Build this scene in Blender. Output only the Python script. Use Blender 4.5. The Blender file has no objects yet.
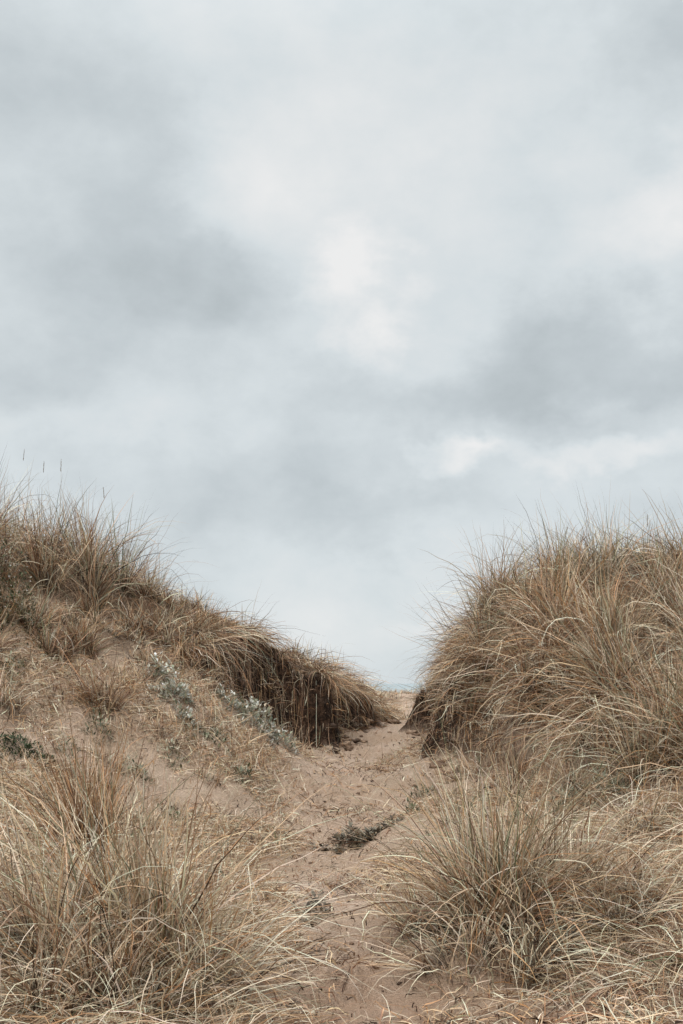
import bpy, math, numpy as np
from mathutils import Vector
rng = np.random.default_rng(7)
scene = bpy.context.scene

# ------------------------------------------------------------------ noise
def _hash(ix, iy, seed):
    h = (ix.astype(np.int64)*374761393 + iy.astype(np.int64)*668265263 + seed*974711) & 0xffffffff
    h = ((h ^ (h >> 13))*1274126177) & 0xffffffff
    h = h ^ (h >> 16)
    return (h & 0xffff)/65535.0
def vnoise(x, y, seed=0):
    x0 = np.floor(x); y0 = np.floor(y)
    fx = x-x0; fy = y-y0
    fx = fx*fx*fx*(fx*(fx*6-15)+10); fy = fy*fy*fy*(fy*(fy*6-15)+10)
    a = _hash(x0, y0, seed); b = _hash(x0+1, y0, seed)
    c = _hash(x0, y0+1, seed); d = _hash(x0+1, y0+1, seed)
    return (a*(1-fx)+b*fx)*(1-fy)+(c*(1-fx)+d*fx)*fy - 0.5
def fbm(x, y, sc, octv=4, seed=0, gain=0.5):
    r = 0; a = 1.0; f = 1.0/sc
    for i in range(octv):
        cs, sn = math.cos(i*0.7+0.3), math.sin(i*0.7+0.3)
        r = r + a*vnoise((x*cs-y*sn)*f+i*17.3, (x*sn+y*cs)*f-i*9.1, seed+i)
        a *= gain; f *= 2.03
    return r
def sstep(a, b, x):
    t = np.clip((x-a)/(b-a), 0, 1); return t*t*(3-2*t)

# ------------------------------------------------------------------ terrain
def tps_fit(P):
    P = np.array(P, float); n = len(P)
    d = np.hypot(P[:, None, 0]-P[None, :, 0], P[:, None, 1]-P[None, :, 1])
    K = d**2*np.log(d+1e-9) + np.eye(n)*0.02
    A = np.zeros((n+3, n+3)); A[:n, :n] = K
    A[:n, n] = 1; A[:n, n+1:] = P[:, :2]; A[n, :n] = 1; A[n+1:, :n] = P[:, :2].T
    w = np.linalg.solve(A, np.concatenate([P[:, 2], [0, 0, 0]]))
    return P, w
def tps_eval(m, x, y):
    P, w = m; n = len(P)
    r = w[n]+w[n+1]*x+w[n+2]*y
    for i in range(n):
        d2 = (x-P[i, 0])**2+(y-P[i, 1])**2
        r = r + w[i]*0.5*d2*np.log(d2+1e-12)
    return r
LOW = tps_fit([(0.04,4,.03),(0.04,5,.05),(0,7.5,.1),(-.05,9,.22),(-.05,11,.4),(.2,13,.62),(.45,15,.82),(1.1,18,1.0),(1.5,24,1.3),
 (-.95,5.3,.15),(-1.6,4.5,.25),(-2.2,7.5,.5),(-1.2,7.5,.3),(-2.55,10,1.25),(-1.4,10,.75),(-.7,10,.42),(-3.1,12,2.4),(-4,11,2.4),
 (-5,9,1.8),(-4,8,1.1),(-5,5,.7),(-3,5,.4),(-2.2,12,2.0),(-1.5,11.3,1.5),(-1.0,12.3,1.1),(-.3,13.6,.72),(-3.2,10.4,1.85),
 (1.5,6.5,.28),(.9,6,.15),(2.25,7.0,.5),(1.1,8.5,.38),(1.0,10,.5),(.9,12,.62),(1.0,14,.75),(1.3,5,.15),(3,5.5,.6),(2,8,.7),(5,5,.8),
 (0,20,1.0),(-4,20,1.6),(5,20,1.5),(5,12,1.4),(3,24,1.3),(-4,24,1.3)])
HL = tps_fit([(-5,9.5,2.3),(-4,11,2.7),(-3.1,12,2.62),(-2.4,12.3,2.35),(-1.8,12.2,1.95),(-1.35,12.2,2.0),(-1.0,13,2.05),(-.6,13.8,1.75),(-.2,14.6,1.5),(.5,16.4,1.1),(.7,18,1.05),
 (-1.5,15,2.0),(-.5,17,1.5),(-3,16,2.3),(0,20,1.25),(-3,22,1.6),(.8,24,1.3),(-5,14,2.6),(-5,20,1.9)])
HR = tps_fit([(1.4,14.5,1.9),(1.6,12.5,2.35),(1.85,11,2.2),(2.2,9.6,1.75),(2.6,8.3,1.2),(3.2,7.5,1.0),(2.5,12,2.55),(3.2,10,2.05),(4,9,1.9),
 (4,13,2.4),(3,16,2.3),(1.9,17,1.5),(2.0,20,1.3),(3.4,22,1.4),(5,7,1.4),(6,10,2.1),(2.2,24,1.3),(6,16,2.3),(6,22,1.5)])
EL = np.array([(-6,8.6),(-5,9.6),(-3.2,11.2),(-2.2,11.3),(-1.6,11.5),(-1.0,12.5),(-.25,14.0),(.45,16.0),(.8,18),(1.0,24),(1.2,60)], float)
ER = np.array([(8,5.5),(4,6.4),(2.5,7.5),(1.9,8.5),(1.5,9.8),(1.24,11.8),(1.22,14),(1.2,15.5),(1.5,18),(2.2,24),(3,60)], float)
def sdist(pl, x, y, side):
    best = np.full(np.shape(x), 1e9); sg = np.ones(np.shape(x))
    for i in range(len(pl)-1):
        a = pl[i]; b = pl[i+1]; e = b-a; L2 = e@e
        t = np.clip(((x-a[0])*e[0]+(y-a[1])*e[1])/L2, 0, 1)
        d = np.hypot(x-a[0]-t*e[0], y-a[1]-t*e[1])
        c = e[0]*(y-a[1])-e[1]*(x-a[0])
        m = d < best
        best = np.where(m, d, best); sg = np.where(m, np.sign(c), sg)
    return best*sg*side
PY = [-50,0,5,6,7.5,9,11,13,15,16.5,18,24,60]; PX = [0,0,.12,.05,-.08,-.02,-.1,.15,.5,.8,1.15,1.6,2.1]; PW = [.4,.4,.3,.24,.26,.38,.42,.42,.4,.3,.3,.6,.6]
def path_mask(x, y):
    c = np.interp(y, PY, PX); w = np.interp(y, PY, PW)
    w = w*(1+0.8*fbm(x, y, .8, 4, 91))
    return 1-sstep(0.6, 1.6, np.abs(x-c)/w)
FP = []
for i in range(110):
    yy = 4+12*rng.random()**1.1; FP.append((np.interp(yy, PY, PX)+rng.normal(0, .22), yy, rng.uniform(-.5, .5), rng.uniform(.5, 1.3)))
def terrain(x, y):
    cx = np.clip(x, -5.5, 6.5); cy = np.clip(y, 3.8, 25)
    lo = tps_eval(LOW, cx, cy); hl = tps_eval(HL, cx, cy); hr = tps_eval(HR, cx, cy)
    hl = hl+fbm(x, y, .95, 3, 61)*.5*(1-.6*sstep(17, 20, y)); hr = hr+fbm(x, y, 1.0, 3, 71)*.45
    dl = sdist(EL, x, y, 1)+fbm(x, y, .9, 4, 5)*.85
    dr = sdist(ER, x, y, -1)+fbm(x, y, .8, 4, 9)*.65
    lw = .2+.7*(1-sstep(-2.1, -1.5, x))
    wl = sstep(-.05, lw, dl)
    wid = .85-.45*sstep(12.5, 14.5, y)
    q = np.clip((dr+.06)/wid, 0, 1); wr = np.sin(q*np.pi/2)**1.2       # steep foot, rounded shoulder
    h = lo*(1-wl)+np.maximum(hl, lo)*wl
    h = h*(1-wr)+np.maximum(hr, h)*wr
    pm = path_mask(x, y)
    h = h+fbm(x, y, 1.1, 4, 21)*.16*(1-.6*pm)+fbm(x, y, .3, 4, 33)*.08*(1-.3*pm)
    h = h-.06*pm
    for (fx, fy, fa, fd) in FP:
        u = (x-fx)*math.cos(fa)+(y-fy)*math.sin(fa); v = -(x-fx)*math.sin(fa)+(y-fy)*math.cos(fa)
        r = np.sqrt((u/.06)**2+(v/.14)**2)
        h = h-.035*fd*(1-sstep(.5, 1.1, r))+.014*fd*np.exp(-((r-1.35)/.3)**2)
    far = sstep(6, 30, np.maximum(np.abs(x)-6, 0))
    h = h+far*fbm(x, y, 18, 4, 50)*3.0
    h = h*(1-sstep(26, 60, y))+(-4.4-.02*np.clip(y-60, 0, 200))*sstep(26, 60, y)
    h = np.where(y > 60, np.minimum(h, -4.4-.02*np.clip(y-60, 0, 200)), h)
    soil = sstep(-.16, -.04, dl)*(1-sstep(.2, .42, dl))*sstep(.05, .3, hl-lo)*sstep(-2.1, -1.5, x)*(y < 22)
    soil = np.maximum(soil, sstep(-.12, .02, dr)*(1-sstep(.3, .6, dr))*sstep(.1, .5, hr-lo)*(.35+.65*sstep(10.5, 12.5, y))*(y < 22))
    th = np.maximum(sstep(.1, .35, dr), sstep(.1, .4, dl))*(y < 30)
    return h, soil, pm, dl, dr, th
def axis(lo, a, b, hi, st):
    m = list(np.arange(a, b, st)); r = []; l = []
    s = st; v = m[-1]
    while v < hi: s *= 1.16; v += s; r.append(v)
    s = st; v = m[0]
    while v > lo: s *= 1.16; v -= s; l.append(v)
    return np.array(l[::-1]+m+r)
gx = axis(-3000, -4.6, 4.6, 3000, .03); gy = axis(-3000, 3.6, 18.5, 400, .04)
GX, GY = np.meshgrid(gx, gy)
GH, GS, GP, GDL, GDR, GTH = terrain(GX, GY)
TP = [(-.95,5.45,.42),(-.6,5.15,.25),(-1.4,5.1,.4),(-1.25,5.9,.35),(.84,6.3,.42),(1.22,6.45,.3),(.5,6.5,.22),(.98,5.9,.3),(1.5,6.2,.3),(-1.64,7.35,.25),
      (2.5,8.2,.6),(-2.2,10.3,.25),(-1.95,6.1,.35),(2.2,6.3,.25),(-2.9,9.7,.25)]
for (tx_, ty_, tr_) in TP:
    GTH = np.maximum(GTH, .8*np.exp(-((GX-tx_)**2+(GY-ty_)**2)/(tr_*.75)**2))  # ground under each tuft painted darker, deepening its shaded interior
def hgt(x, y, A=None):
    A = GH if A is None else A
    i = np.clip(np.searchsorted(gx, x)-1, 0, len(gx)-2); j = np.clip(np.searchsorted(gy, y)-1, 0, len(gy)-2)
    tx = np.clip((x-gx[i])/(gx[i+1]-gx[i]), 0, 1); ty = np.clip((y-gy[j])/(gy[j+1]-gy[j]), 0, 1)
    return (A[j, i]*(1-tx)+A[j, i+1]*tx)*(1-ty)+(A[j+1, i]*(1-tx)+A[j+1, i+1]*tx)*ty
def h1(x, y, A=None): return hgt(np.array([x]), np.array([y]), A)[0]

def make_mesh(name, verts, quads, mat, col=None, smooth=True):
    me = bpy.data.meshes.new(name)
    verts = np.asarray(verts, np.float32).reshape(-1, 3); quads = np.asarray(quads, np.int32).reshape(-1, 4)
    me.vertices.add(len(verts)); me.vertices.foreach_set("co", verts.ravel())
    nq = len(quads)
    me.loops.add(nq*4); me.loops.foreach_set("vertex_index", quads.ravel())
    me.polygons.add(nq); me.polygons.foreach_set("loop_start", np.arange(nq, dtype=np.int32)*4)
    try: me.polygons.foreach_set("loop_total", np.full(nq, 4, np.int32))
    except Exception: pass
    me.polygons.foreach_set("use_smooth", np.full(nq, smooth, dtype=bool))
    if col is not None:
        at = me.color_attributes.new("Col", 'FLOAT_COLOR', 'POINT')
        c = np.ones((len(verts), 4), np.float32); c[:, :3] = np.asarray(col).reshape(-1, 3)
        at.data.foreach_set("color", c.ravel())
    me.update(calc_edges=True); me.validate()
    me.materials.append(mat)
    ob = bpy.data.objects.new(name, me); scene.collection.objects.link(ob)
    return ob

# ------------------------------------------------------------------ materials
def newmat(name):
    m = bpy.data.materials.new(name); m.use_nodes = True
    nt = m.node_tree; nt.nodes.clear(); return m, nt
class N:
    def __init__(s, nt): s.nt = nt
    def n(s, t, **k):
        nd = s.nt.nodes.new(t)
        for a, b in k.items(): setattr(nd, a, b)
        return nd
    def l(s, a, b): s.nt.links.new(a, b)
    def math(s, op, a, b=None, c=None):
        nd = s.n('ShaderNodeMath', operation=op)
        for i, v in enumerate((a, b, c)):
            if v is None: continue
            if isinstance(v, (int, float)): nd.inputs[i].default_value = v
            else: s.l(v, nd.inputs[i])
        return nd.outputs[0]
    def noise(s, vec, sc, det=4, rough=.5, dist=0):
        nd = s.n('ShaderNodeTexNoise'); s.l(vec, nd.inputs['Vector'])
        nd.inputs['Scale'].default_value = sc; nd.inputs['Detail'].default_value = det
        nd.inputs['Roughness'].default_value = rough; nd.inputs['Distortion'].default_value = dist
        return nd
    def mix(s, f, a, b):
        nd = s.n('ShaderNodeMix', data_type='RGBA')
        if isinstance(f, (int, float)): nd.inputs[0].default_value = f
        else: s.l(f, nd.inputs[0])
        for i, v in ((6, a), (7, b)):
            if isinstance(v, tuple): nd.inputs[i].default_value = (*v, 1)
            else: s.l(v, nd.inputs[i])
        return nd.outputs[2]
    def mr(s, v, a, b, c=0, d=1, smooth=True):
        nd = s.n('ShaderNodeMapRange'); nd.interpolation_type = 'SMOOTHSTEP' if smooth else 'LINEAR'
        s.l(v, nd.inputs[0])
        for i, q in enumerate((a, b, c, d)): nd.inputs[i+1].default_value = q
        return nd.outputs[0]

def grass_mat(name, transl=.13, rough=.55):
    m, nt = newmat(name); g = N(nt)
    at = g.n('ShaderNodeAttribute', attribute_name="Col")
    p = g.n('ShaderNodeBsdfPrincipled'); g.l(at.outputs['Color'], p.inputs['Base Color'])
    p.inputs['Roughness'].default_value = rough; p.inputs['Specular IOR Level'].default_value = .3
    sh = p.outputs[0]
    if transl:
        t = g.n('ShaderNodeBsdfTranslucent'); g.l(at.outputs['Color'], t.inputs['Color'])
        mx = g.n('ShaderNodeMixShader'); mx.inputs[0].default_value = transl
        g.l(p.outputs[0], mx.inputs[1]); g.l(t.outputs[0], mx.inputs[2]); sh = mx.outputs[0]
    o = g.n('ShaderNodeOutputMaterial'); g.l(sh, o.inputs[0])
    return m
M_GRASS = grass_mat("dry_marram_grass"); M_LEAF = grass_mat("plant_leaf", .15, .6); M_WOOD = grass_mat("dead_stalks", 0, .85)

m, nt = newmat("dune_sand"); g = N(nt)
tc = g.n('ShaderNodeTexCoord'); P = tc.outputs['Object']
sxyz = g.n('ShaderNodeSeparateXYZ'); g.l(P, sxyz.inputs[0])
at = g.n('ShaderNodeAttribute', attribute_name="Col")
sep = g.n('ShaderNodeSeparateColor'); g.l(at.outputs['Color'], sep.inputs[0])
n1 = g.noise(P, 1.1, 5, .6); n2 = g.noise(P, 9, 4, .65); n3 = g.noise(P, 60, 3, .7); n4 = g.noise(P, 420, 2, .6)
c = g.mix(g.mr(n1.outputs[0], .38, .62), (.72, .535, .41), (.61, .435, .315))
c = g.mix(g.math('MULTIPLY', g.mr(n2.outputs[0], .45, .75), .5), c, (.78, .61, .48))
reddish = g.math('MULTIPLY', g.mr(g.math('ADD', sxyz.outputs[1], g.math('MULTIPLY', n1.outputs[0], 3)), 6.2, 9.2, 1, 0), .7)
c = g.mix(reddish, c, (.47, .295, .20))  # sand turns redder towards low y
lit = g.mix(g.mr(n3.outputs[0], .38, .62), (.27, .175, .11), (.66, .51, .36))
off = g.math('MULTIPLY', g.math('SUBTRACT', 1.0, sep.outputs[1]), g.mr(n2.outputs[0], .35, .62, .2, .8))
c = g.mix(g.math('MULTIPLY', off, .55), c, lit)
c = g.mix(g.math('MULTIPLY', g.mr(n3.outputs[0], .6, .72), .5), c, (.25, .16, .105))
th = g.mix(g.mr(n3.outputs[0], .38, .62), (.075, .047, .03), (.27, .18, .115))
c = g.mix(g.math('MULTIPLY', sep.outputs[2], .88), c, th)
so = g.mix(g.mr(g.noise(P, 14, 5, .7).outputs[0], .4, .68), (.022, .013, .009), (.13, .075, .048))  # dark soil, deepened so its colour also stands in for undercut shade
c = g.mix(g.math('MULTIPLY', sep.outputs[0], g.mr(n2.outputs[0], .2, .5, .85, 1)), c, so)
sp = g.mr(n4.outputs[0], .3, .7, .76, 1.18)
hv = g.n('ShaderNodeHueSaturation'); g.l(c, hv.inputs['Color']); g.l(sp, hv.inputs['Value'])
p = g.n('ShaderNodeBsdfPrincipled'); g.l(hv.outputs[0], p.inputs['Base Color']); p.inputs['Roughness'].default_value = .95
p.inputs['Specular IOR Level'].default_value = .15
hh = g.math('ADD', g.math('MULTIPLY', n2.outputs[0], 1.3), g.math('ADD', g.math('MULTIPLY', n3.outputs[0], .5), g.math('MULTIPLY', n4.outputs[0], .09)))
b = g.n('ShaderNodeBump'); b.inputs['Strength'].default_value = 1; b.inputs['Distance'].default_value = .08
g.l(hh, b.inputs['Height']); g.l(b.outputs[0], p.inputs['Normal'])
o = g.n('ShaderNodeOutputMaterial'); g.l(p.outputs[0], o.inputs[0]); M_SAND = m

nx, ny = len(gx), len(gy)
V = np.stack([GX, GY, GH], -1).reshape(-1, 3)
I = np.arange(nx*ny).reshape(ny, nx)
Q = np.stack([I[:-1, :-1], I[:-1, 1:], I[1:, 1:], I[1:, :-1]], -1).reshape(-1, 4)
make_mesh("sand_dune_ground", V, Q, M_SAND, np.stack([GS, GP, GTH], -1).reshape(-1, 3))

# sea
m, nt = newmat("sea_water"); g = N(nt)
tc = g.n('ShaderNodeTexCoord'); nz = g.noise(tc.outputs['Object'], .25, 5)
p = g.n('ShaderNodeBsdfPrincipled'); g.l(g.mix(nz.outputs[0], (.27, .33, .35), (.34, .41, .43)), p.inputs['Base Color'])
p.inputs['Roughness'].default_value = .35
b = g.n('ShaderNodeBump'); b.inputs['Distance'].default_value = .3; g.l(nz.outputs[0], b.inputs['Height']); g.l(b.outputs[0], p.inputs['Normal'])
o = g.n('ShaderNodeOutputMaterial'); g.l(p.outputs[0], o.inputs[0])
make_mesh("sea", [(-9000, 70, -5.2), (9000, 70, -5.2), (9000, 12000, -5.2), (-9000, 12000, -5.2)], [(0, 1, 2, 3)], m)

# ------------------------------------------------------------------ blades
STRAW=(.75,.55,.365); PALE=(.91,.76,.575); TAN=(.53,.335,.20); ORG=(.60,.34,.17); GG=(.36,.345,.225); GRN=(.185,.195,.105); DRK=(.075,.044,.028); BRN=(.30,.172,.105)
PAL = np.array([STRAW, PALE, TAN, ORG, GG, GRN, DRK, BRN])
def pick(n, w):
    w = np.array(w, float); w /= w.sum()
    c = PAL[rng.choice(8, n, p=w)]
    return np.clip(c*rng.uniform(.55, 1.25, (n, 1))*rng.uniform(.95, 1.05, (n, 3)), 0, .92)
class Batch:
    def __init__(s): s.a = []
    def add(s, x, y, L, phi, t0, t1, w, col, p=1.3, dz=0.0, dphi=None):
        n = len(x); f = lambda q: np.broadcast_to(np.asarray(q, float), (n,)).copy()
        s.a.append((f(x), f(y), f(L), f(phi), f(t0), f(t1), f(w), np.asarray(col), f(p), f(dz), f(rng.normal(0, .35, n) if dphi is None else dphi)))
    def build(s, name, mat, S=7, rootdark=.34):
        A = [np.concatenate([q[i] for q in s.a]) for i in range(11)]
        x, y, L, phi, t0, t1, w, col, p, dz, dph = A; n = len(x)
        rt = rng.uniform(-1.2, 1.2, n)
        pos = np.zeros((n, S+1, 3)); pos[:, 0, 0] = x; pos[:, 0, 1] = y; pos[:, 0, 2] = hgt(x, y)-.01+dz
        side = np.zeros((n, S+1, 3))
        kink = rng.normal(0, .11, (n, S+1)); kink2 = rng.normal(0, .14, (n, S+1))
        snap = (rng.random(n) < .14)*rng.uniform(.5, 1.6, n); ks = rng.integers(2, S+1, n)   # stems snapped part-way
        for k in range(S+1):
            t = k/S; th = t0+(t1-t0)*t**p+kink[:, k]*.9+np.where(k >= ks, snap, 0); ph = phi+dph*t+kink2[:, k]
            T = np.stack([np.sin(th)*np.cos(ph), np.sin(th)*np.sin(ph), np.cos(th)], -1)
            Sd = np.stack([-np.sin(ph), np.cos(ph), 0*ph], -1); Nn = np.cross(Sd, T)
            side[:, k] = Sd*np.cos(rt)[:, None]+Nn*np.sin(rt)[:, None]
            if k: 
                pos[:, k] = pos[:, k-1]+T*(L/S)[:, None]
                gz = hgt(pos[:, k, 0], pos[:, k, 1])+.006+.02*rng.random(n)
                pos[:, k, 2] = np.maximum(pos[:, k, 2], gz)
        tt = np.linspace(0, 1, S+1); prof = (.75+.25*np.minimum(tt*4, 1))*(1-tt**2.2)+.06
        hw = (w[:, None]*prof[None])[:, :, None]*.5
        vv = np.stack([pos-side*hw, pos+side*hw], 2)
        base = (np.arange(n)*(S+1)*2)[:, None]; k = np.arange(S)[None]*2
        q = np.stack([base+k, base+k+1, base+k+3, base+k+2], -1)
        cc = col[:, None, :]*(rootdark+(1-rootdark)*np.minimum(tt*2.2, 1))[None, :, None]  # brown sheath at the root, plus self-shadow painted into the colour
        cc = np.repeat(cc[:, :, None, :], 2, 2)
        return make_mesh(name, vv, q, mat, cc)

def tuft(B, cx, cy, n, H, rad=.12, wdt=.005, pal=(4,3,2,1,2,1,.5,1), droop=.4, lean=(0, 0), spread=.35, mess=.25):
    """stiff upright leaves + long arching leaves + broken dead straw + short core blades coloured dark as painted self-shadow"""
    lean = (lean[0]+rng.normal(0, .15), lean[1]+rng.normal(0, .15))
    u = rng.random(n); r = rad*np.sqrt(u)*rng.uniform(.6, 1.1, n); a = rng.uniform(0, 2*np.pi, n)
    a = a+.6*np.sin(2*a+rng.uniform(0, 6))
    x = cx+r*np.cos(a); y = cy+r*np.sin(a)
    kind = rng.random(n)
    dr = kind < droop; ms = (kind > 1-mess*.6); core = (kind > 1-mess*.6-.16) & ~ms
    ph = a+rng.normal(0, .9, n)
    t0 = np.abs(rng.normal(0, .2, n))+r/rad*spread*.7
    t1 = t0+np.abs(rng.normal(.3, .38, n)); L = H*(1.08-.75*rng.random(n)**1.3)
    t0 = np.where(dr, t0+rng.uniform(.0, .6, n), t0); t1 = np.where(dr, rng.uniform(.9, 2.7, n), t1)
    L = np.where(dr, H*rng.uniform(.4, 1.15, n), L)
    t0 = np.where(ms, rng.uniform(.3, 1.5, n), t0); t1 = np.where(ms, t0+rng.uniform(-.7, 1.3, n), t1)
    L = np.where(ms, H*rng.uniform(.25, .85, n), L)
    L = np.where(core, H*rng.uniform(.15, .5, n), L)
    vx = np.sin(t0)*np.cos(ph)+lean[0]; vy = np.sin(t0)*np.sin(ph)+lean[1]
    ph2 = np.arctan2(vy, vx); t0b = np.arcsin(np.clip(np.hypot(vx, vy), 0, .99))
    ph2 = np.where(ms, rng.uniform(0, 6.283, n), ph2)
    t1 = t1+(t0b-t0)*.5
    c = pick(n, pal)
    pd = np.array(pal, float); pd[4] *= .2; pd[5] *= .1; pd[7] *= 1.3; pd[1] *= 1.5
    c = np.where((dr | ms)[:, None], pick(n, pd), c)
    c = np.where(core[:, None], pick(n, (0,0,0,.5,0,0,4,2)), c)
    c = c*np.where(u < .35, .65, 1.0)[:, None]  # inner blades tinted darker: interior shade put into their colour
    B.add(x, y, L, ph2, t0b, t1, wdt*rng.uniform(.4, 1.5, n), c, rng.uniform(.8, 2.4, n), 0, rng.normal(0, .45, n)+np.where(ms, rng.normal(0, .6, n), 0))

# --- foreground tufts
B = Batch()
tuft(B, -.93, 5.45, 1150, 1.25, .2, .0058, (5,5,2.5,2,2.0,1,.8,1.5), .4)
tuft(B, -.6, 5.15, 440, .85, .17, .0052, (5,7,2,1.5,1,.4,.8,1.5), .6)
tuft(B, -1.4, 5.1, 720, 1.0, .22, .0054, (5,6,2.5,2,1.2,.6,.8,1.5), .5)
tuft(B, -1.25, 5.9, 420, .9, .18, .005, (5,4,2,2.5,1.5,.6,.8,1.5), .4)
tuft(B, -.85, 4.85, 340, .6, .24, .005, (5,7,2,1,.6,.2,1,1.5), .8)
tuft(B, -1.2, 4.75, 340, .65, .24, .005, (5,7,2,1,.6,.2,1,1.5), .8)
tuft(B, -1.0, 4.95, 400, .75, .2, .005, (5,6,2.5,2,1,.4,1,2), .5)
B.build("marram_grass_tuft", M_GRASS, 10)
B = Batch()
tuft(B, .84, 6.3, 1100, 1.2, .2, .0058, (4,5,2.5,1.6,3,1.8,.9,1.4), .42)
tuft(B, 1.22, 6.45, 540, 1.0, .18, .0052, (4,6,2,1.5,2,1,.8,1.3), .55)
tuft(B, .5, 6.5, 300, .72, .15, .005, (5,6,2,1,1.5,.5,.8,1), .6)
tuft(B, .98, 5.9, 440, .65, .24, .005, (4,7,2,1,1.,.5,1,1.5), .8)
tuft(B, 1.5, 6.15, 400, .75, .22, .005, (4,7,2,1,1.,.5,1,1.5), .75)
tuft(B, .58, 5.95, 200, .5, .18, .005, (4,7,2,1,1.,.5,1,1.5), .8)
B.build("marram_grass_tuft", M_GRASS, 10)
B = Batch()
tuft(B, -1.64, 7.35, 480, 1.0, .09, .0056, (2,1,4,7,.6,.2,1.4,4), .12, spread=.2, mess=.1)
tuft(B, -1.5, 7.1, 200, .45, .13, .005, (3,2,4,4,1,.3,1,3), .6)
B.build("marram_grass_tuft", M_GRASS, 9)
for (x, y, n, H, pal) in [(-2.2,10.3,300,.65,(3,1,4,3,1,.4,1,3)), (1.45,6.95,180,.5,(4,4,2,1,1,1,.6,1)),
        (.85,8.6,110,.35,(4,5,2,1,1.5,1,.6,1)), (1.35,9.0,160,.45,(5,5,2,1,1.5,1,.6,1)), (-2.2,8.4,110,.35,(4,4,2,2,1,.5,.6,1)),
        (-1.95,6.1,340,.7,(5,5,2,1.5,1,.5,.6,1)), (2.2,6.3,220,.5,(4,5,2,1,1,1,1,2)), (-2.9,9.7,180,.5,(4,4,3,2,1,.5,1,2)),
        (-1.3,9.2,70,.25,(4,5,2,1,1,.5,1,2)), (-2.75,7.6,150,.45,(4,5,2,1,1,.5,1,2)), (-.85,8.0,60,.22,(4,5,2,1,1,.5,1,2)),
        (1.15,11.2,110,.35,(4,5,2,1,1,.5,1,2)), (.95,10.1,80,.3,(4,5,2,1,1,.5,1,2)), (-1.9,10.9,110,.4,(4,4,3,1,1,.5,1,2)),
        (-.8,6.3,110,.35,(4,6,2,1,1,.5,1,2)), (-1.9,7.0,140,.4,(4,6,2,1,1,.5,1,2)), (1.2,7.6,120,.38,(4,6,2,1,1,.5,1,2)),
        (1.7,5.5,160,.4,(4,6,2,1,.6,.3,2,3)), (1.9,7.2,180,.55,(4,6,2,1,1,.5,1,2)), (-2.6,11.0,220,.55,(3,2,4,2,1,.4,1.5,3)), (-3.3,10.2,200,.5,(3,2,4,2,1,.4,1.5,3)),
        (1.7,8.3,200,.5,(4,5,3,1.5,1.5,.8,1,2)), (1.5,9.6,200,.5,(4,5,3,2,1,.6,1,2)), (1.35,10.8,160,.45,(4,5,3,2,1,.6,1,2)),
        (-2.3,9.0,110,.3,(4,6,2,1,1,.5,1,2)), (-1.6,10.2,110,.3,(4,6,2,1,1,.5,1,2)), (-1.15,9.9,90,.25,(4,6,2,1,1,.5,1,2)), (-2.7,8.6,110,.3,(4,6,2,1,1,.5,1,2)),
        (-1.5,8.3,90,.28,(4,6,2,1,1,.5,1,2)), (-1.95,9.5,90,.28,(4,6,2,1,1,.5,1,2)), (-3.0,8.9,130,.35,(4,6,2,1,1,.5,1,2))]:
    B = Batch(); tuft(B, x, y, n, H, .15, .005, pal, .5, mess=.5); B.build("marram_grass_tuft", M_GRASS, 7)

def scatter(n, box, md):
    pts = []
    for _ in range(n*14):
        p = (rng.uniform(box[0], box[1]), rng.uniform(box[2], box[3]))
        if all((p[0]-q[0])**2+(p[1]-q[1])**2 > md*md for q in pts): pts.append(p)
        if len(pts) >= n: break
    return np.array(pts)
def cpal(p):
    return np.array(p, float)*np.exp(rng.normal(0, .7, 8))
# --- left mound
B = Batch()
for x, y in scatter(115, (-5.6, -1.6, 10.6, 15), .29):
    d = h1(x, y, GDL)
    if d < .0 and not (x < -2.5 and d > -.8) and not (x < -1.6 and d > -.25): continue
    H = (1.15 if x < -2.5 else .5)*(.35+.75*rng.random()**.8)*(1 if d > .25 else .6)
    tuft(B, x, y, 200, H, .14, .0066, cpal((3.4,3.4,3,2.2,2.2,1.4,1.6,2.7)), .3, mess=.45)
B.build("marram_grass_mound", M_GRASS, 7)
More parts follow.
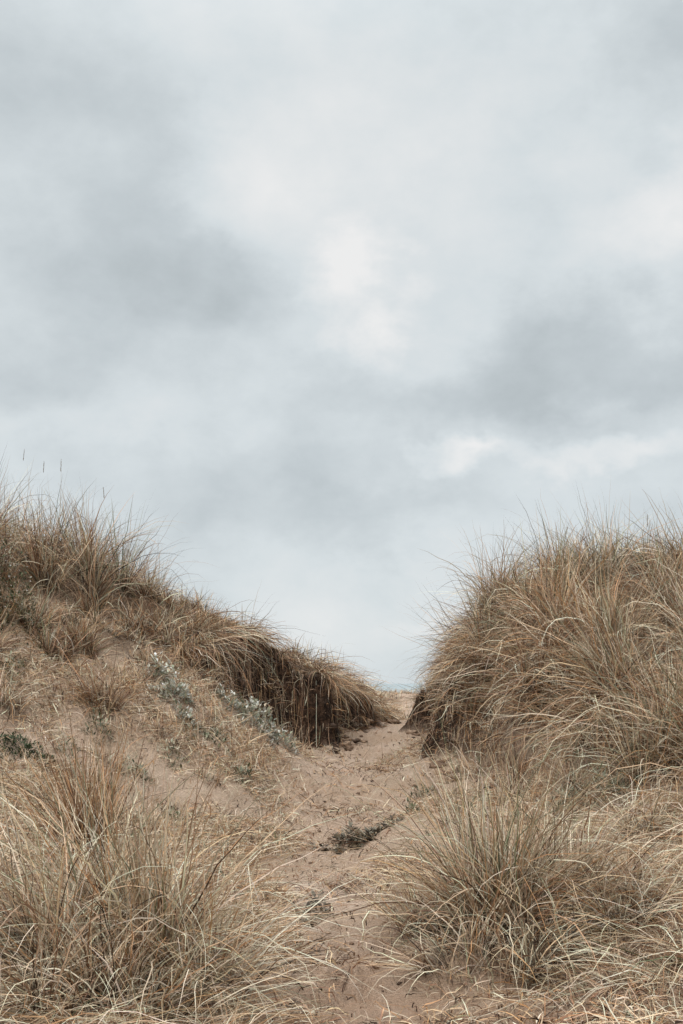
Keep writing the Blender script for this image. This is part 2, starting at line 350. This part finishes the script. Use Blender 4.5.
# --- left bank turf, with a ragged overhanging fringe
B = Batch()
for x, y in scatter(110, (-2.3, .8, 11.4, 18), .27):
    d = h1(x, y, GDL)
    if d < .1 or d > 2.4: continue
    hump = math.exp(-((x+1.05)/.55)**2)
    tuft(B, x, y, 125, .16+(.34+.3*hump)*rng.random()**1.5, .15, .0066, cpal((3.4,3.6,3,2.6,1,.8,1.8,3.4)), .3, mess=.75)
def fringe(B, pl, n, i0, i1, off, pal, Lr, wdt=.0065, lr=1, jit=.12, thr=.0, sdv=.7, t0r=(.5, 1.6)):
    seg = pl[i0:i1+1]; d = np.hypot(*np.diff(seg, axis=0).T); cum = np.concatenate([[0], np.cumsum(d)])
    s = rng.uniform(0, cum[-1], n)
    clump = vnoise(s*1.5, s*0+3, 4)*1.3+vnoise(s*6, s*0+8, 6)*.7+.5
    s = s[(clump > thr)]; clump = clump[clump > thr]; n = len(s)
    x = np.interp(s, cum, seg[:, 0]); y = np.interp(s, cum, seg[:, 1])
    k = np.clip(np.searchsorted(cum, s)-1, 0, len(d)-1); e = np.diff(seg, axis=0)[k]/d[k][:, None]
    nx_, ny_ = -e[:, 1]*lr, e[:, 0]*lr
    A = GDL if lr > 0 else GDR
    o = np.full(n, -.6)
    for _ in range(28):
        dd = hgt(x+nx_*o, y+ny_*o, A); o = np.where(dd < .1, o+.05, o)
    o = o+off+np.abs(rng.normal(0, jit, n)); x = x+nx_*o; y = y+ny_*o
    ph = np.arctan2(-ny_, -nx_)+rng.normal(0, sdv, n)+vnoise(s*4, s*0+1, 8)*2
    L = rng.uniform(Lr[0], Lr[1], n)*(.2+1.1*clump)
    B.add(x, y, L, ph, rng.uniform(t0r[0], t0r[1], n), rng.uniform(1.7, 3.1, n), wdt*rng.uniform(.4, 1.4, n), pick(n, pal), rng.uniform(.4, 1.2, n))
fringe(B, EL, 5200, 3, 8, .04, (3,3,3,2.5,.3,.2,2.5,4), (.15, .95), lr=1, thr=.28, sdv=1.0)
# roots and dead turf sticking out of the eroded faces
fringe(B, EL, 3800, 3, 8, -.16, (.6,.6,1.5,1,.1,0,5,5), (.06, .34), lr=1, jit=.1, thr=-.5, sdv=1.3, t0r=(.9, 2.2), wdt=.007)
B.build("overhanging_bank_turf", M_GRASS, 8)
# --- right mound : ragged separate clumps, also growing down its rounded flank
B = Batch()
for x, y in scatter(270, (1.1, 6.6, 6.6, 18.5), .29):
    d = h1(x, y, GDR)
    if d < .03: continue
    if y > 13 and d < .1: continue
    foot = d < .22; edge = d < .5
    H = (.55 if foot else .95 if edge else 1.08)*(.45+.75*rng.random())
    if x > 3.6: H *= .85
    if y > 15.5: H *= .6
    cp = (4,5,3,1.8,3,1.6,1,1.8) if x > 2.3 else (4.5,5,4,3.8,1.8,1,1.2,2.6)
    if foot: cp = (5,6,4,3,.8,.4,1.4,3)
    tuft(B, x, y, (230 if y < 14 else 170), H, .14, .0064, cpal(cp), .3, lean=(-.1, -.02), mess=.7 if foot else .45)
# shaggy clumps covering the flank that faces the path
segR = ER[2:8]; dR_ = np.hypot(*np.diff(segR, axis=0).T); cR = np.concatenate([[0], np.cumsum(dR_)])
for i in range(95):
    s = rng.uniform(0, cR[-1]); x = np.interp(s, cR, segR[:, 0]); y = np.interp(s, cR, segR[:, 1])
    for _ in range(20):
        if h1(x, y, GDR) > .12: break
        x += .06
    x += rng.uniform(.0, .5)
    tuft(B, x, y, 120, rng.uniform(.3, .75), .12, .0064, cpal((5,5.5,4,3.2,.9,.5,1.6,3.2)), .5, lean=(-.45, -.12), mess=.6)
fringe(B, ER, 5200, 2, 7, .12, (5,6,4,3,.6,.3,1.8,3), (.2, .8), lr=-1, jit=.4, thr=.1, sdv=1.1)
fringe(B, ER, 2200, 4, 7, -.12, (.6,.6,1.5,1,.1,0,5,5), (.06, .3), lr=-1, jit=.12, thr=-.5, sdv=1.3, t0r=(.9, 2.2), wdt=.007)
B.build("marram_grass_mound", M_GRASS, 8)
for (x, y, n, H) in [(2.45,8.3,560,1.15),(2.8,8.0,560,1.3),(3.15,8.6,380,1.3),(2.3,9.2,330,1.1),(2.6,7.5,340,.95),(3.3,7.7,380,1.2),(2.15,8.1,300,.8)]:
    B = Batch(); tuft(B, x, y, n, H, .18, .0056, (3,4,2,1.3,4,2.5,1,1.4), .36, lean=(-.06, -.03)); B.build("marram_grass_tuft", M_GRASS, 9)
# --- far dune grass
B = Batch()
for x, y in scatter(330, (-7, 9, 16.5, 30), .36):
    pm = path_mask(np.array([x]), np.array([y]))[0]
    near_gap = (.5 < x < 2.6) and y > 18
    if pm > .3 and not near_gap: continue
    tuft(B, x, y, 50 if near_gap else 60, rng.uniform(.08, .22) if near_gap else rng.uniform(.3, .5), .2, .009, (5,7,2,1,1,.5,.3,1), .35)
for (x, y, H) in [(-.3,17.2,.66),(-.05,17.5,.72),(.15,17,.66),(.3,17.6,.7),(.45,17.2,.52),(.6,18,.48),(.75,18.4,.38),(.9,19.2,.3),(0,16.6,.55),(.55,17.3,.45),(.05,18.4,.75)]:
    tuft(B, x, y, 120, H, .15, .009, (5,8,2,1,1.5,.8,.3,1), .25)
for x, y in scatter(200, (-14, -5, 4, 20), .5):
    tuft(B, x, y, 90, rng.uniform(.4, .9), .25, .009, (5,4,2,1,1.5,.8,.5,1.5), .45)
for x, y in scatter(160, (6.6, 14, 4, 20), .5):
    tuft(B, x, y, 90, rng.uniform(.4, .9), .25, .009, (5,4,2,1,1.5,.8,.5,1.5), .45)
B.build("distant_dune_grass", M_GRASS, 6)

# --- dead straw litter
def litter(B, n, box, Lr, w, pal, flat=True, inner=False, off=.6):
    x = rng.uniform(box[0], box[1], n); y = box[2]+(box[3]-box[2])*rng.random(n)**1.3
    pm = path_mask(x, y); nz = fbm(x, y, .7, 4, 77)
    k = rng.random(n) < np.clip((1-pm)*(off+2.2*nz), .05, 1)
    dR = hgt(x, y, GDR); dL = hgt(x, y, GDL)
    if not inner: k &= (dR < .3) & ((dL < .2))
    k &= ~((x > -.35) & (y < 6.0) & (rng.random(n) < .45))
    for (sx_, sy_, sr) in [(-1.62,10.8,.24),(-1.78,11.1,.16),(-.86,11.6,.26),(-.66,11.9,.18),(-1.12,11.4,.16),(-2.62,9.2,.2),(-1.75,9.6,.12),(-2.15,9.9,.13),(-1.2,10.6,.13)]:
        k &= np.hypot(x-sx_, y-sy_) > sr
    x = x[k]; y = y[k]; m = len(x)
    if flat: t0 = rng.uniform(.9, 1.55, m); t1 = rng.uniform(1.4, 1.95, m)
    else: t0 = rng.uniform(0, 1.1, m); t1 = t0+rng.uniform(-.3, 1.5, m)
    B.add(x, y, rng.uniform(Lr[0], Lr[1], m)*rng.uniform(.6, 1.2, m), rng.uniform(0, 6.283, m), t0, t1, w*rng.uniform(.4, 1.3, m), pick(m, pal), 1.3, 0.0, rng.normal(0, .9, m))
B = Batch()
litter(B, 120000, (-4.5, 3.6, 3.8, 14), (.04, .26), .005, (5,6,2,1.5,.3,.2,2.4,3.2), off=.68)
litter(B, 42000, (-4.3, -.3, 7.2, 12.5), (.05, .24), .0058, (5,7,2,1.2,.5,.3,2,2.8), off=.8)
B.build("dead_grass_litter", M_GRASS, 4, .85)
B = Batch()
litter(B, 24000, (-4.5, 3.6, 3.8, 14), (.05, .2), .0044, (4,5,2,2,1,.6,1.8,2), False)
litter(B, 8000, (-4.3, -.3, 7.5, 12.5), (.08, .24), .0055, (4,6,2,1.5,1,.6,1.5,2), False, off=.8)
litter(B, 8000, (-3.2, 3.2, 3.9, 9), (.25, .55), .0045, (4,7,2,1,.4,.2,.6,1))
litter(B, 9000, (-2.6, -.4, 3.9, 6.8), (.25, .7), .0045, (4,7,2,1.5,.4,.2,1,1.5), True, off=.9)
litter(B, 16000, (1.3, 6.5, 6.5, 16), (.15, .5), .0062, (5,6,3,2.5,.5,.3,1.6,2.5), False, True)
litter(B, 12000, (-5, .5, 10.5, 18), (.1, .4), .0062, (5,5,3,2.5,.5,.3,1.6,3), False, True)
n = 1500; x = rng.uniform(1.3, 3.0, n); y = rng.uniform(5.2, 7.6, n)
B.add(x, y, rng.uniform(.3, .75, n), rng.normal(3.9, .6, n), rng.uniform(.8, 1.3, n), rng.uniform(1.5, 2.2, n), .005*rng.uniform(.5, 1.2, n), pick(n, (4,7,2,1,.6,.3,.8,1)))
B.build("dead_grass_litter", M_GRASS, 6, .8)

# ------------------------------------------------------------------ leafy plants
def leaves(name, spots, colors, mat, leafL=(.02, .05), wr=.4, el=(.0, 1.3)):
    vs = []; qs = []; cs = []; base = 0
    for (cx, cy, R, Hh, n) in spots:
        a = rng.uniform(0, 6.283, n); r = R*np.sqrt(rng.random(n))*(1+.3*np.sin(a*3+cx*9)+.2*np.sin(a*7+cy*5))
        x = cx+r*np.cos(a); y = cy+r*np.sin(a)
        top = Hh*np.clip(1-(r/R)**2*.8, .1, 1)*(1+1.6*fbm(x, y, .09, 2, 3))
        hf = rng.random(n)**.6
        z = hgt(x, y)+top*hf
        ph = a+rng.normal(0, 1.2, n); e = rng.uniform(el[0], el[1], n)
        D = np.stack([np.cos(ph)*np.cos(e), np.sin(ph)*np.cos(e), np.sin(e)], -1)
        S = np.stack([-np.sin(ph), np.cos(ph), 0*ph], -1); U = np.cross(D, S)
        L = rng.uniform(*leafL, n)[:, None]; W = L*wr
        P0 = np.stack([x, y, z], -1)
        mid = P0+D*L*.5+U*L*-.06; tip = P0+D*L
        up = U*W*.25
        v = np.stack([P0, mid+S*W*.5+up, mid, mid-S*W*.5+up, tip+S*W*.04, tip-S*W*.04], 1)
        b = base+np.arange(n)*6
        qs.append(np.stack([b, b+1, b+4, b+2], -1)); qs.append(np.stack([b, b+2, b+5, b+3], -1))
        base += n*6; vs.append(v.reshape(-1, 3))
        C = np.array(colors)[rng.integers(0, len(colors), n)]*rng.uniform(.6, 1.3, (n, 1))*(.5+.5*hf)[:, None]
        cs.append(np.repeat(C[:, None], 6, 1).reshape(-1, 3))
    return make_mesh(name, np.concatenate(vs), np.concatenate(qs), mat, np.clip(np.concatenate(cs), 0, .9), False)
silver = [(.64,.63,.53),(.80,.78,.70),(.46,.48,.37),(.86,.84,.77),(.32,.34,.24),(.46,.37,.27)]
green = [(.07,.09,.045),(.10,.13,.06),(.05,.065,.035)]
grey = [(.36,.37,.26),(.54,.52,.40),(.18,.20,.12),(.34,.27,.18)]
for sp in [[(-1.62,10.8,.19,.26,420),(-1.44,10.6,.1,.14,100)], [(-1.8,11.05,.14,.2,190)], [(-.86,11.6,.21,.24,460),(-.64,11.9,.15,.18,190)], [(-1.14,11.4,.15,.15,170)]]:
    leaves("silver_sea_holly", sp, silver, M_LEAF, (.03, .075), .5, (-.1, 1.2))
leaves("creeping_green_plant", [(-2.62,9.2,.17,.09,600),(-2.42,9.15,.1,.06,160),(-2.8,9.25,.1,.05,130)], green, M_LEAF, (.015, .045))
for sp in [(-1.75,9.6,.12,.14,150),(-2.6,8.4,.08,.09,70),(-2.15,9.9,.13,.15,160),(-1.2,10.6,.13,.15,160),(-1.9,9.1,.08,.08,60),(-3.0,10.1,.12,.14,120),
           (.75,10.6,.12,.12,150),(.62,9.8,.08,.08,70),(1.2,9.4,.1,.1,90),(-.9,10.3,.1,.1,90),(-2.3,9.4,.1,.1,90),(-1.5,10.0,.11,.12,100),(1.3,8.3,.1,.09,70),(-1.35,9.0,.09,.09,70),(.95,9.0,.09,.09,70)]:
    leaves("dune_herb", [sp], grey+green[:1], M_LEAF, (.02, .06))
leaves("spiky_dune_plant", [(1.85,7.9,.22,.14,300),(1.6,8.1,.13,.12,110)], grey, M_LEAF, (.06, .13), .12, (.1, .9))
leaves("flowering_shrub", [(-3.2,10.7,.3,.5,1300),(-3.55,10.8,.3,.75,1300)], green+[(.16,.17,.09),(.2,.16,.1),(.25,.2,.14)], M_LEAF, (.02, .05))
leaves("white_flowers", [(-3.2,10.68,.3,.6,90),(-3.5,10.75,.3,1.0,160)], [(.75,.7,.62),(.8,.75,.7)], M_LEAF, (.014, .03), .9)
drift = [(.17,.15,.11),(.25,.22,.16),(.36,.32,.24),(.10,.075,.055),(.45,.37,.27)]
leaves("dried_seaweed_clump", [(.07,9.3,.15,.08,230),(.22,9.4,.15,.08,250),(-.1,9.15,.1,.05,80),(.4,9.5,.11,.05,80)], drift, M_LEAF, (.03, .09), .35, (-.1, .8))
leaves("dried_seaweed_clump", [(-.17,7.25,.09,.06,140),(-.22,7.0,.07,.03,50)], drift, M_LEAF, (.02, .07), .35, (-.1, .8))
# --- clods of fallen turf and soil
def clod(name, spots):
    vs = []; qs = []; cs = []; base = 0
    for (cx, cy, r) in spots:
        nu, nv = 14, 9; s0 = rng.uniform(0, 99)
        U, W = np.meshgrid(np.linspace(0, 2*np.pi, nu, endpoint=False), np.linspace(0.05, np.pi-.05, nv))
        X = np.sin(W)*np.cos(U); Y = np.sin(W)*np.sin(U); Z = np.cos(W)
        rr = r*(1+1.1*fbm(X*1.3+s0, Y*1.3+Z*1.7, .7, 3, 12))
        p = np.stack([cx+X*rr*1.3, cy+Y*rr, h1(cx, cy)+r*.15+Z*rr*.65], -1).reshape(-1, 3)
        Ii = np.arange(nu*nv).reshape(nv, nu)+base
        qs.append(np.stack([Ii[:-1], Ii[1:], np.roll(Ii[1:], -1, 1), np.roll(Ii[:-1], -1, 1)], -1).reshape(-1, 4))
        vs.append(p); base += nu*nv
        c0 = np.array([(.08,.05,.035),(.19,.125,.085),(.33,.23,.16)][rng.integers(0, 3)])
        cs.append(c0*rng.uniform(.6, 1.4, (nu*nv, 1)))
    make_mesh(name, np.concatenate(vs), np.concatenate(qs), M_WOOD, np.concatenate(cs))
cl = []
for _ in range(80):
    s = rng.uniform(0, 1); i = rng.integers(4, 8); q = EL[i]*(1-s)+EL[i+1]*s
    cl.append((q[0]+rng.normal(.1, .16), q[1]-rng.uniform(.0, .35), .015+.06*rng.random()**2.5))
for _ in range(50):
    s = rng.uniform(0, 1); i = rng.integers(4, 7); q = ER[i]*(1-s)+ER[i+1]*s
    cl.append((q[0]-rng.uniform(0, .3), q[1]+rng.normal(0, .1), .015+.06*rng.random()**2.5))
for _ in range(150):
    yy = rng.uniform(4.8, 13); cl.append((np.interp(yy, PY, PX)+rng.normal(0, .38), yy, .005+.014*rng.random()**2))
clod("fallen_turf_clods", cl)
# --- dark stalk debris
B = Batch()
n = 6000; x = rng.uniform(-3.5, 3.2, n); y = 4+11*rng.random(n)**1.3
B.add(x, y, rng.uniform(.012, .09, n), rng.uniform(0, 6.28, n), rng.uniform(1.2, 1.55, n), rng.uniform(1.5, 1.7, n), rng.uniform(.004, .012, n), pick(n, (0,1,1,1,0,0,6,4)))
for (cx, cy, s, nn) in [(1.6,5.3,.5,320),(.35,5.0,.3,140),(1.1,5.2,.35,160),(-.15,5.0,.2,90),(2.1,6.6,.4,150),(0,8.0,.3,170),(-.1,6.2,.3,140),(.1,10.5,.5,260),(.2,12,.5,230),(-.2,9.2,.4,170)]:
    n = nn; x = rng.normal(cx, s*.5, n); y = rng.normal(cy, s*.6, n)
    B.add(x, y, rng.uniform(.03, .22, n), rng.uniform(0, 6.28, n), rng.uniform(.8, 1.5, n), rng.uniform(1.4, 1.8, n), rng.uniform(.003, .009, n), pick(n, (1,1.5,1,1,0,0,5,5)))
B.build("dark_stalk_debris", M_WOOD, 6, 1)
# --- seed heads
B = Batch()
for (x, y, L) in [(-2.55,12.2,1.15),(-3.3,11.9,1.2),(-3.15,12.1,1.28),(-3.5,11.7,1.15),(2.9,10.5,1.2),(3.3,10.3,1.15)]:
    lean_ = rng.uniform(.02, .12); ph = rng.uniform(0, 6.28)
    B.add(np.array([x]), np.array([y]), L, ph, lean_, lean_+.02, .006, np.array([(.36,.27,.17)]), 1, 0, 0)
    for j in range(30):
        u = j/30; zz = L*(.89+.11*u)
        B.add(np.array([x+math.sin(lean_)*zz*math.cos(ph)]), np.array([y+math.sin(lean_)*zz*math.sin(ph)]), .024*(1-.5*u), rng.uniform(0, 6.28), .35, .1, .005, np.array([(.24,.18,.12)]), 1, zz*math.cos(lean_), 0)
B.build("grass_seed_heads", M_GRASS, 4, 1)

# ------------------------------------------------------------------ sky
w = bpy.data.worlds.new("World"); scene.world = w; w.use_nodes = True; nt = w.node_tree; nt.nodes.clear(); g = N(nt)
tc = g.n('ShaderNodeTexCoord'); D = tc.outputs['Generated']
nrm = g.n('ShaderNodeVectorMath', operation='NORMALIZE'); g.l(D, nrm.inputs[0]); D = nrm.outputs[0]
sx = g.n('ShaderNodeSeparateXYZ'); g.l(D, sx.inputs[0])
az = g.math('MULTIPLY', g.math('ARCTAN2', sx.outputs[0], sx.outputs[1]), 57.2958)
el = g.math('MULTIPLY', g.math('ARCSINE', sx.outputs[2]), 57.2958)
mp = g.n('ShaderNodeMapping'); mp.inputs['Scale'].default_value = (1, 1, 1.4); g.l(D, mp.inputs[0]); SD = mp.outputs[0]
w1 = g.noise(SD, 7, 5, .6, 0)
sc = g.n('ShaderNodeSeparateColor'); g.l(w1.outputs['Color'], sc.inputs[0])
waz = g.math('ADD', az, g.math('MULTIPLY', g.math('SUBTRACT', sc.outputs[0], .5), 13))
wel = g.math('ADD', el, g.math('MULTIPLY', g.math('SUBTRACT', sc.outputs[1], .5), 11))
cmb = g.n('ShaderNodeCombineXYZ'); g.l(waz, cmb.inputs[0]); g.l(wel, cmb.inputs[1])
acc = None
BL = [(-14,29,8,4,-.08),(-11,22.5,6,5,-.12),(-8,19.5,5,4,-.10),(1.5,20.4,2.6,2.8,.26),(-1,28,7,6,.08),(18.5,31,5,4.5,-.15),
 (13.5,17,8,3.4,-.22),(5,14.8,7,2.4,-.14),(18,23.5,4,2.2,.14),(-6.5,10,10,2.5,-.10),(2,8,6,1.5,-.10),(6.5,11,3,1.1,.26),(14.5,11.2,5,1.1,.18),
 (-15.7,12.8,5,2,.06),(2,3,20,2,.03),(7,28,5,5,.08),(-15,16,5,2,-.05),(5,3.5,3,.8,.1),(-3.5,25,3,4,.05),(8,22,4,2.5,.0)]
for (a, e, rx, rz, am) in BL:
    if am == 0: continue
    s2 = g.n('ShaderNodeVectorMath', operation='MULTIPLY_ADD'); g.l(cmb.outputs[0], s2.inputs[0])
    s2.inputs[1].default_value = (1/rx, 1/rz, 0); s2.inputs[2].default_value = (-a/rx, -e/rz, 0)
    s3 = g.n('ShaderNodeVectorMath', operation='LENGTH'); g.l(s2.outputs[0], s3.inputs[0])
    v = g.mr(s3.outputs['Value'], 0, 1.5, am, 0)
    acc = v if acc is None else g.math('ADD', acc, v)
n1 = g.noise(SD, 5, 8, .58, 0)
val = g.math('ADD', g.math('ADD', acc, .685), g.math('MULTIPLY', g.math('SUBTRACT', n1.outputs[0], .5), .6))
cr = g.n('ShaderNodeValToRGB'); g.l(val, cr.inputs[0])
E = cr.color_ramp.elements
E[0].position = .34; E[0].color = (.40, .445, .462, 1); E[1].position = .95; E[1].color = (.87, .87, .865, 1)
q = E.new(.55); q.color = (.555, .607, .632, 1); q = E.new(.7); q.color = (.685, .738, .76, 1)
zen = g.mr(sx.outputs[2], .5, 1, 1, 2.8)
bg1 = g.n('ShaderNodeBackground'); g.l(cr.outputs[0], bg1.inputs[0]); g.l(zen, bg1.inputs[1])
sky = g.n('ShaderNodeTexSky', sky_type='NISHITA'); sky.sun_disc = False
sky.sun_elevation = math.radians(52); sky.sun_rotation = math.radians(200)
bg2 = g.n('ShaderNodeBackground'); g.l(sky.outputs[0], bg2.inputs[0]); bg2.inputs[1].default_value = .1
mx = g.n('ShaderNodeMixShader'); mx.inputs[0].default_value = .04
g.l(bg1.outputs[0], mx.inputs[1]); g.l(bg2.outputs[0], mx.inputs[2])
o = g.n('ShaderNodeOutputWorld'); g.l(mx.outputs[0], o.inputs[0])

sd = bpy.data.lights.new("sun", 'SUN'); sd.energy = 1.5; sd.angle = math.radians(11); sd.color = (1, .94, .86)
so_ = bpy.data.objects.new("sun", sd); scene.collection.objects.link(so_)
e = math.radians(52); a = math.radians(200)
so_.rotation_euler = Vector((math.sin(a)*math.cos(e), math.cos(a)*math.cos(e), math.sin(e))).to_track_quat('Z', 'Y').to_euler()

cam = bpy.data.cameras.new("camera"); cam.sensor_fit = 'VERTICAL'; cam.sensor_height = 36; cam.lens = 36*1100/1024
cam.clip_end = 20000; cam.clip_start = .05
co = bpy.data.objects.new("camera", cam); scene.collection.objects.link(co)
co.location = (0, 0, 1.5); co.rotation_euler = (math.radians(90+8.84), 0, 0)
scene.camera = co
scene.view_settings.view_transform = 'Standard'; scene.view_settings.look = 'None'; scene.view_settings.exposure = 0
